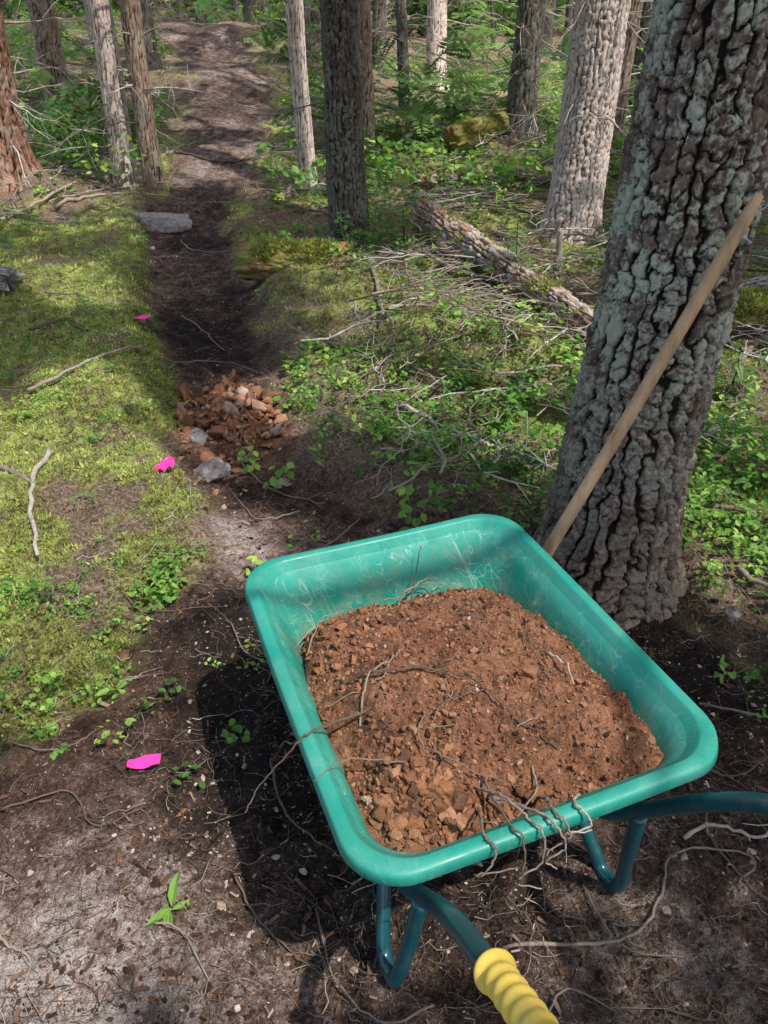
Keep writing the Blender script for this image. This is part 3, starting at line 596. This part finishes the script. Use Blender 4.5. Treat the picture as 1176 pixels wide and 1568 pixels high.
# rocks
rock_m=M('rock');rn=rock_m.noise(9,5,.65);rock_m.col(rock_m.mix(rock_m.ramp(rock_m.noise(40,4),[(.4,0.),(.65,1.)]),rock_m.ramp(rn,[(.3,(.10,.08,.075)),(.6,(.28,.25,.235))]),(.37,.34,.32)));rock_m.rough(.9);rock_m.bump(rock_m.noise(60,5,.7),.8,.01);rock_m=rock_m.m
def rock(name,x,y,sx,sy,sz,rz,seed,dz=0,mat=None):
    r=np.random.default_rng(seed)
    bm=bmesh.new();bmesh.ops.create_icosphere(bm,subdivisions=5,radius=1.);V=np.array([v.co[:] for v in bm.verts]);F=np.array([[v.index for v in f.verts] for f in bm.faces]);bm.free()
    for i in range(11):
        d=r.normal(0,1,3);d/=np.linalg.norm(d);c=r.uniform(.4,.8);q=V@d;V=V-np.outer(np.maximum(q-c,0)*.92,d)
    V*=(1+.3*(fbm(V[:,0]*2.5+seed,V[:,1]*2.5+V[:,2]*2,4,seed)-.5))[:,None]
    V+=.07*(fbm(V[:,0]*9+V[:,2]*7,V[:,1]*9-V[:,2]*6,4,seed+1)-.5)[:,None]*V
    V*=np.array([sx,sy,sz]);V=V@rot('z',rz).T
    o=mkmesh(name,V,[F],None,mat or rock_m);o.location=(x,y,float(H(x,y))+dz);return o
rock('rock',-2.2,7.8,.36,.24,.16,.1,1,.0)
rock('rock',-.76,3.03,.10,.09,.07,.3,2,.03);rock('rock',-.46,2.98,.075,.06,.04,1.2,3,-.01);rock('rock',-.90,3.33,.07,.07,.05,.8,4,.04)
rock('rock',-.7,9.15,.2,.15,.09,.5,6,.02)
rock('rock',1.13,1.92,.035,.03,.035,.4,8,.01)
mb=MB();n=680;x=R.normal(-.80,.15,n);y=R.normal(3.62,.27,n);k=(np.abs(x+.80-(y-3.6)*-.25)<.27);x,y=x[k],y[k];n=len(x)
sz=np.clip(R.lognormal(-3.9,.5,n),.008,.06);d=np.exp(-((x+.80)**2/.05+(y-3.62)**2/.15))
P=np.stack([x,y,H(x,y)+d*.08*R.uniform(.2,1,n)],-1);tn=np.clip(R.normal(.66,.14,n),.1,.9)
for k in range(5):
    q=slice(k,None,5);mb.scatter(clods2[k],P[q],rots(len(P[q]),.8,R),np.stack([sz[q]*1.2,sz[q],sz[q]*.6],-1),tn[q])
mb.make('dirt_clod_pile',clod_m,False)
cm=M('chip_bark');cm.col(cm.ramp(cm.noise(40,4),[(.35,(.12,.055,.035)),(.65,(.26,.13,.09))]));cm.rough(.9)
for s_,(a,b,c) in enumerate([(-.65,1.42,.026),(-.8,1.75,.03),(-.62,1.07,.015),(-.98,1.2,.03)]):
    rock('bark_chip',a,b,c,c*.7,.01,s_,40+s_,.008,cm.m)
# ---------------------------------------------------------------- flagging tape
pm=M('pink_tape');pm.col((.95,.055,.36));pm.rough(.4)
for s_,(x,y,sx,sy,rz) in enumerate([(-.63,1.335,.044,.018,.15),(-.93,2.86,.045,.03,.9),(-1.47,4.58,.055,.025,.1)]):
    u,v=np.meshgrid(np.linspace(-1,1,30),np.linspace(-1,1,8));u=u.ravel();v=v.ravel()
    zz=.003*np.sin(u*3.2+s_)+.001*np.sin(u*7+v*2)+.004*v*np.cos(u*2.5)+(.02*np.maximum(u-.3,0) if s_ else .006*np.maximum(u-.4,0))
    if s_==1: zz=zz+.022*np.abs(np.sin(u*3.5+v))
    Vv=np.stack([u*sx*(1-.05*np.abs(v)),v*sy*(1-.25*np.maximum(-u,0))+.12*sy*u*u,zz],-1)@rot('z',rz).T
    i=np.arange(7)[:,None]*30+np.arange(29)[None];Ff=np.stack([i,i+1,i+31,i+30],-1).reshape(-1,4)
    o=mkmesh('flagging_tape',Vv,[Ff],None,pm.m);o.location=(x,y,float(Hs(x+np.linspace(-.05,.05,9),np.full(9,y)).max())+.016)
# ---------------------------------------------------------------- shovel leaning on the tree
wm=M('handle_wood');wn=wm.noise(30,5,.6,stretch=(1,1,.08));wm.col(wm.ramp(wn,[(.3,(.28,.17,.095)),(.55,(.48,.32,.19)),(.75,(.58,.42,.27))]));wm.rough(.6);wm.bump(wn,.25,.003)
sh=empty('shovel',(0,0,0))
top=np.array([.872,1.900,1.315]);bot=np.array([.30,1.70,.06])
t=np.linspace(0,1,40);pp=bot+(top-bot)*t[:,None]+np.array([0,-1,0])*(.012*np.sin(t*3.14))[:,None]
rr=.0185*(1-.12*t);rr[-1]*=.6;rr[-2]*=.9
V,F,C=tube(pp,rr,20,True);mkmesh('handle',V,[F,C],None,wm.m,True,sh)
sm=M('steel_rust');sm.col(sm.ramp(sm.noise(30),[(.4,(.05,.035,.03)),(.6,(.16,.08,.05))]));sm.b.inputs['Metallic'].default_value=.4
d=(top-bot)/np.linalg.norm(top-bot);side=np.cross(d,[0,-1,0]);side/=np.linalg.norm(side);nr=np.cross(side,d)
u,v=np.meshgrid(np.linspace(-1,1,13),np.linspace(0,1,12));u=u.ravel();v=v.ravel()
wv=.10*np.where(v>.75,1-(v-.75)**2*9,1)
Vv=bot+.06*d-d*(v*.2)[:,None]*.9+side*(u*wv)[:,None]+nr*(.03*u*u-.01)[:,None]
Vv[:,2]+=.06
i=np.arange(11)[:,None]*13+np.arange(12)[None];Ff=np.stack([i,i+1,i+14,i+13],-1).reshape(-1,4)
o=mkmesh('blade',Vv,[Ff],None,sm.m,True,sh);so=o.modifiers.new('s','SOLIDIFY');so.thickness=.003
# ---------------------------------------------------------------- wheelbarrow
ang=math.atan2(.367,.930);WO=(.1315+.015*.93,1.204+.015*.367,0)
wb=empty('wheelbarrow',WO,ang);RZ=.55
def rrect(hw,hl,r,n=14,m=16):
    P=[]
    for (cx,cy,a0) in [(hw-r,hl-r,0),(-hw+r,hl-r,90),(-hw+r,-hl+r,180),(hw-r,-hl+r,270)]:
        for t in np.linspace(0,90,n): 
            a=math.radians(a0+t);P.append((cx+r*math.cos(a),cy+r*math.sin(a)))
    P=np.array(P);out=[]
    for i in range(4):
        seg=P[i*n:(i+1)*n];nxt=P[((i+1)%4)*n]
        out+=list(seg);
        for t in np.linspace(0,1,m+2)[1:-1]: out.append(seg[-1]*(1-t)+nxt*t)
    return np.array(out)
HW,HL=.370,.445
DEP=.30
def inset(d): return .030+.125*np.clip(d/DEP,0,1)
def loop(ins):
    r=max(.105-ins*.25,.045)
    return rrect(HW-ins,HL-ins,r)
prof=[(.175,-DEP),(.162,-DEP+.002),(.148,-DEP+.012),(.14,-DEP+.03)]
for d_ in np.linspace(DEP-.06,.018,10): prof.append((float(inset(d_)),-d_))
prof+=[(.0295,-.009),(.027,-.004),(.0235,-.001),(.012,-.002),(.004,-.0035),(.0012,-.006),(.0,-.011),(-.0025,-.026),(-.001,-.0285),(.0015,-.028),(.0025,-.024),(.0038,-.013),(.009,-.008),(.018,-.007),(.027,-.011),(.034,-.02)]
for d_ in np.linspace(.03,DEP-.05,8): prof.append((float(inset(d_))+.005,-d_))
prof+=[(.15,-DEP+.005),(.162,-DEP-.004),(.175,-DEP-.005)]
Ls=[]
for (ins,z) in prof:
    l=loop(ins);N=len(l);Ls.append(np.c_[l,np.full(N,RZ+z)])
V=np.concatenate(Ls);m_=len(prof);i=np.arange(m_-1)[:,None]*N;j=np.arange(N)[None];j2=(j+1)%N
F=np.stack([i+j,i+N+j,i+N+j2,i+j2],-1).reshape(-1,4)
V=np.vstack([V,[0,0,RZ-DEP],[0,0,RZ-DEP-.005]]);jj=np.arange(N)
C=np.vstack([np.stack([jj,(jj+1)%N,np.full(N,m_*N)],-1),np.stack([(m_-1)*N+(jj+1)%N,(m_-1)*N+jj,np.full(N,m_*N+1)],-1)])
V[:,2]+=.004*np.sin(V[:,0]*7+1)*np.cos(V[:,1]*5)
V[:,0]*=1-.015*sst(0,.45,V[:,1])
tm=M('green_plastic')
tcz=tm.n('ShaderNodeTexCoord');sx=tm.n('ShaderNodeSeparateXYZ');tm.l(tcz.outputs['Object'],sx.inputs[0])
bc=tm.mix(tm.ramp(tm.noise(5,4,.6),[(.35,0.),(.7,1.)]),(.015,.33,.25),(.05,.44,.36))
def scr(scale,rotv,off,wd=.006):
    mp=tm.n('ShaderNodeMapping');mp.inputs['Rotation'].default_value=rotv;mp.inputs['Location'].default_value=(off,off,off);tm.l(tcz.outputs['Object'],mp.inputs[0])
    m2=tm.n('ShaderNodeMapping');m2.inputs['Scale'].default_value=(1,1,.09);tm.l(mp.outputs[0],m2.inputs[0])
    nz=tm.n('ShaderNodeTexNoise');nz.inputs['Scale'].default_value=scale;nz.inputs['Detail'].default_value=1;nz.inputs['Roughness'].default_value=.4;tm.l(m2.outputs[0],nz.inputs['Vector'])
    ab=tm.math('ABSOLUTE',tm.math('SUBTRACT',nz.outputs['Fac'],.5))
    return tm.ramp(ab,[(.0,1.),(wd,0.)])
a1=tm.math('MULTIPLY',tm.math('MAXIMUM',scr(24,(.5,.3,0),0),scr(30,(1.0,.2,.6),3)),tm.ramp(tm.noise(11,2),[(.45,0.),(.56,1.)]))
a2=tm.math('MULTIPLY',tm.math('MAXIMUM',scr(26,(.2,.8,.3),7),scr(34,(-.6,-.5,.9),9)),tm.ramp(tm.noise(8,2),[(.48,0.),(.58,1.)]))
sm_=tm.math('MAXIMUM',a1,a2)
zf=tm.ramp(sx.outputs['Z'],[(.40,.8),(.525,.55),(.545,.10)])
sm_=tm.math('MULTIPLY',sm_,zf)
bc=tm.mix(sm_,bc,(.58,.78,.70))
scuff=tm.math('MULTIPLY',tm.ramp(tm.noise(16,6,.75),[(.52,0.),(.72,.45)]),tm.ramp(sx.outputs['Z'],[(.42,1.),(.545,.35)]))
bc=tm.mix(scuff,bc,(.40,.62,.55))
dust=tm.math('MULTIPLY',tm.ramp(tm.noise(14,5,.7),[(.42,0.),(.68,.6)]),tm.ramp(sx.outputs['Z'],[(.36,1.),(.49,.4),(.56,.12)]))
bc=tm.mix(dust,bc,(.36,.30,.22))
tm.col(bc);tm.l(tm.ramp(tm.noise(20,4),[(.3,.24),(.7,.58)]),tm.b.inputs['Roughness']);tm.b.inputs['Specular IOR Level'].default_value=.5
tm.bump(tm.noise(35,4,.6),.15,.004)
tl=tm.n('ShaderNodeBsdfTranslucent');tm.l(bc,tl.inputs[0]);mx=tm.n('ShaderNodeMixShader');mx.inputs[0].default_value=.28
tm.l(tm.b.outputs[0],mx.inputs[1]);tm.l(tl.outputs[0],mx.inputs[2]);tm.l(mx.outputs[0],tm.out.inputs[0])
mkmesh('tray',V,[F,C],None,tm.m,True,wb)
nr=150
def soilz(px,py):
    e=np.maximum(np.abs(px)/.31,np.abs(py)/.39);er=np.hypot(px/.33,py/.40)
    z=-.03-.06*sst(.5,1.05,e)-.085*sst(.05,.42,py)-.045*sst(.8,1.15,er)*(py>0)+.012*sst(-.1,-.35,py)*sst(0,-.25,px)
    return z
base=loop(.07)
rs=np.linspace(0.004,1,nr)
per=np.vstack([base,base[:1]]);cl_=np.concatenate([[0],np.cumsum(np.linalg.norm(np.diff(per,axis=0),axis=1))])
NB=560;tt=np.linspace(0,cl_[-1],NB,endpoint=False)
def rs_loop(ins):
    l=loop(ins);p=np.vstack([l,l[:1]]);return np.stack([np.interp(tt/cl_[-1],cl_/cl_[-1],p[:,0]),np.interp(tt/cl_[-1],cl_/cl_[-1],p[:,1])],-1)
ins_e=inset(-soilz(rs_loop(.07)[:,0],rs_loop(.07)[:,1]))
LA=rs_loop(.03);LB=rs_loop(.13);kk=((ins_e-.03)/.10)[:,None]
edge=LA*(1-kk)+LB*kk
XY=(edge[None]*rs[:,None,None]).reshape(-1,2);px,py=XY[:,0],XY[:,1]
px=px*(1-.015*sst(0,.45,py))
def soilfull(px,py):
    return soilz(px,py)+(fbm(px*9+3,py*9,3,201)-.5)*.05+(fbm(px*38,py*38,4,203)-.5)*.030+np.maximum(vn(px*60,py*60,7)-.55,0)*.022+(vn(px*140,py*140,9)-.5)*.004
pz=RZ+soilfull(px,py)
V=np.stack([px,py,pz],-1);i=np.arange(nr-1)[:,None]*NB;j=np.arange(NB)[None];j2=(j+1)%NB
F=np.stack([i+j,i+NB+j,i+NB+j2,i+j2],-1).reshape(-1,4)
om=M('orange_soil');o1=om.noise(10,5,.6);o2=om.noise(90,5,.7)
c=om.ramp(om.math('ADD',om.math('MULTIPLY',o1,.5),om.math('MULTIPLY',o2,.5)),[(.34,(.07,.03,.018)),(.46,(.22,.10,.056)),(.58,(.36,.175,.10)),(.70,(.50,.30,.19))])
c=om.mix(om.ramp(om.noise(7,5,.6),[(.54,0.),(.64,.8)]),c,(.075,.042,.03));om.col(c);om.rough(.97);om.bump(om.math('ADD',o2,om.math('MULTIPLY',om.noise(300,2),.5)),1.,.012)
mkmesh('soil_load',V,[F],None,om.m,True,wb)
mb=MB();n=9000
px=R.uniform(-.31,.31,n);py=R.uniform(-.40,.385,n);e=np.maximum(np.abs(px)/.30,np.abs(py+.01)/.385);k=e<1-.12*sst(.5,1,np.abs(px)/.31)*sst(.6,1,np.abs(py)/.4)-.09*(py>.1);px,py=px[k],py[k];n=len(px)
big=np.exp(-((px+.2)**2+(py+.29)**2)/.012)+.5*np.exp(-((px+.24)**2+(py-.1)**2)/.01)+.3*sst(.2,.33,py)+.5*np.exp(-((px+.02)**2/.03+(py+.37)**2/.003))
sz=np.clip(R.lognormal(-6.0,.55,n)*(1+2.2*big),.001,.026);P=np.stack([px,py,RZ+soilfull(px,py)+sz*.2],-1);tn=np.clip(R.normal(.56,.12,n),.05,.85);tn[R.uniform(0,1,n)<.06]=.05;tn[R.uniform(0,1,n)<.008]=.92
for k in range(6):
    q=slice(k,None,6);mb.scatter(clods2[k],P[q],rots(len(P[q]),.8,R),np.stack([sz[q]*1.15,sz[q],sz[q]*.75],-1),tn[q])
mb.make('soil_clods',clod_m,False,wb)
mb=MB()
def rt(p,r,t=.45,grounded=True):
    q=smoothpath(p,8)
    if grounded: q[:,2]=RZ+soilfull(q[:,0],q[:,1])+.006+q[:,2]
    q+=R.normal(0,r*.4,q.shape);addtube(mb,q,np.linspace(r,r*.45,len(q)),6,t)
rt([(-.25,.02,.0),(-.17,-.02,.02),(-.08,-.03,.01),(.0,-.1,.01),(.04,-.2,.0),(.09,-.28,0)],.003,.3)
rt([(-.24,-.08,0),(-.2,-.02,.02),(-.14,.0,.015),(-.1,.03,.0)],.0022,.7)
rt([(.19,-.07,0),(.2,-.12,.015),(.19,-.17,.01)],.0028,.85)
rt([(-.1,.33,0),(.02,.31,.03),(.1,.33,.05),(.14,.3,.01)],.0022,.6);rt([(.04,.31,.0),(.07,.35,.09),(.09,.37,.17)],.0022,.4)
rt([(.0,.3,.02),(.08,.33,.04),(.16,.28,.0)],.0018,.7)
rt([(-.27,.2,0),(-.22,.25,.025),(-.15,.26,.01)],.002,.7);rt([(-.2,.3,.0),(-.29,.27,.03),(-.34,.30,.08)],.0018,.8)
z0=RZ
for (u0,us,ln,t_,bk_) in [(-.10,.03,.20,.45,-.27),(-.065,-.03,.15,.65,-.30),(-.04,-.04,.11,.7,-.33),(-.02,.02,.05,.55,-.36),(.02,.05,.035,.8,-.38),(-.15,.04,.06,.5,-.34)]:
    rt([(u0+us,bk_,z0-.055),(u0+us*.4,(bk_-.43)/2,z0-.03+R.uniform(0,.02)),(u0,-.43,z0+.004),(u0+.008,-.451,z0+.0),(u0+.01+R.normal(0,.015),-.464,z0-ln*.45),(u0+R.normal(0,.02),-.456,z0-ln*.75),(u0+R.normal(0,.03),-.462,z0-ln)],.0030,t_,False)
rt([(-.2,-.06,z0-.05),(-.29,-.1,z0-.01),(-.356,-.12,z0+.004),(-.39,-.12,z0-.03),(-.45,-.1,z0-.12),(-.49,-.12,z0-.16)],.003,.35,False)
rt([(-.2,-.22,z0-.03),(-.31,-.2,z0+.0),(-.375,-.22,z0-.005)],.002,.5,False)
rt([(-.12,-.12,0),(-.16,-.2,.02),(-.1,-.28,.02),(-.02,-.33,.01)],.002,.5)
rt([(.02,-.3,0),(.0,-.35,.02),(-.06,-.38,.03),(-.12,-.36,.01)],.0022,.65)
for q in range(30):
    a=R.uniform(-.25,.25);b=R.uniform(-.35,.33);d=R.normal(0,.03,2);e_=R.normal(0,.03,2);rt([(a,b,0),(a+d[0],b+d[1],.012),(a+d[0]+e_[0],b+d[1]+e_[1],0)],.0012,R.uniform(.3,.8))
mb.make('roots',twig_m,True,wb)
fm=M('frame_paint');fm.col(fm.mix(fm.ramp(fm.noise(25,4),[(.55,0.),(.72,.5)]),(.006,.065,.08),(.12,.10,.08)));fm.rough(.3);fm.b.inputs['Specular IOR Level'].default_value=.6
ym=M('yellow_grip');ym.col(ym.mix(ym.ramp(ym.noise(30,4),[(.48,0.),(.7,.5)]),(.88,.62,.12),(.50,.38,.15)));ym.rough(.5)
bk=M('black_rubber');bk.col((.02,.02,.02));bk.rough(.7)
mb=MB()
for s in(-1,1):
    hp=smoothpath([(s*.06,.46,.19),(s*.075,.36,.20),(s*.19,.12,.222),(s*.21,-.1,.226),(s*.222,-.27,.24),(s*.236,-.38,.365),(s*.254,-.47,.490),(s*.27,-.574,.612),(s*.284,-.73,.735)],9)
    addtube(mb,hp,.0165,16,.5,True)
    lg=smoothpath([(s*.215,-.14,.22),(s*.235,-.20,.15),(s*.262,-.262,.05),(s*.268,-.285,.018),(s*.27,-.32,.016),(s*.268,-.35,.045),(s*.25,-.365,.18),(s*.235,-.378,.345)],9)
    addtube(mb,lg,.0155,16,.5,True)
addtube(mb,np.array([(-.215,-.2,.224),(0,-.2,.224),(.215,-.2,.224)]),.013,10,.5,True)
addtube(mb,np.array([(-.19,.12,.216),(0,.12,.216),(.19,.12,.216)]),.012,10,.5,True)
mb.make('frame',fm.m,True,wb)
mb=MB()
for s in(-1,1):
    a=np.array((s*.2785,-.672,.693));b=np.array((s*.292,-.815,.80));t=np.linspace(0,1,70)
    rr=.0215+.0014*np.sin(t*44)+.005*np.exp(-((t-.04)/.05)**2)+.004*np.exp(-((t-.97)/.04)**2);rr[-1]=.012
    addtube(mb,a+(b-a)*t[:,None],rr,28,.5,True)
mb.make('grips',ym.m,True,wb)
def torus(R0,r,cy,cz,k=40,q=14):
    A_=np.arange(k)*2*math.pi/k;B_=np.arange(q)*2*math.pi/q;a,b=np.meshgrid(A_,B_,indexing='ij');a=a.ravel();b=b.ravel()
    V=np.stack([r*np.sin(b),cy+(R0+r*np.cos(b))*np.cos(a),cz+(R0+r*np.cos(b))*np.sin(a)],-1)
    i=np.arange(k)[:,None];j=np.arange(q)[None];F=np.stack([i*q+j,((i+1)%k)*q+j,((i+1)%k)*q+(j+1)%q,i*q+(j+1)%q],-1).reshape(-1,4);return V,F
V,F=torus(.145,.04,.42,.19);mkmesh('tyre',V,[F],None,bk.m,True,wb)
mb=MB();addtube(mb,np.array([(-.03,.42,.19),(-.025,.42,.19),(.025,.42,.19),(.03,.42,.19)]),[.02,.108,.108,.02],28,.5,True)
addtube(mb,np.array([(-.085,.42,.19),(.085,.42,.19)]),.009,10,.5,True);mb.make('wheel_hub',ym.m,True,wb)
print('done',time.time()-T0,sum(len(o.data.polygons) for o in scene.objects if o.type=='MESH'))
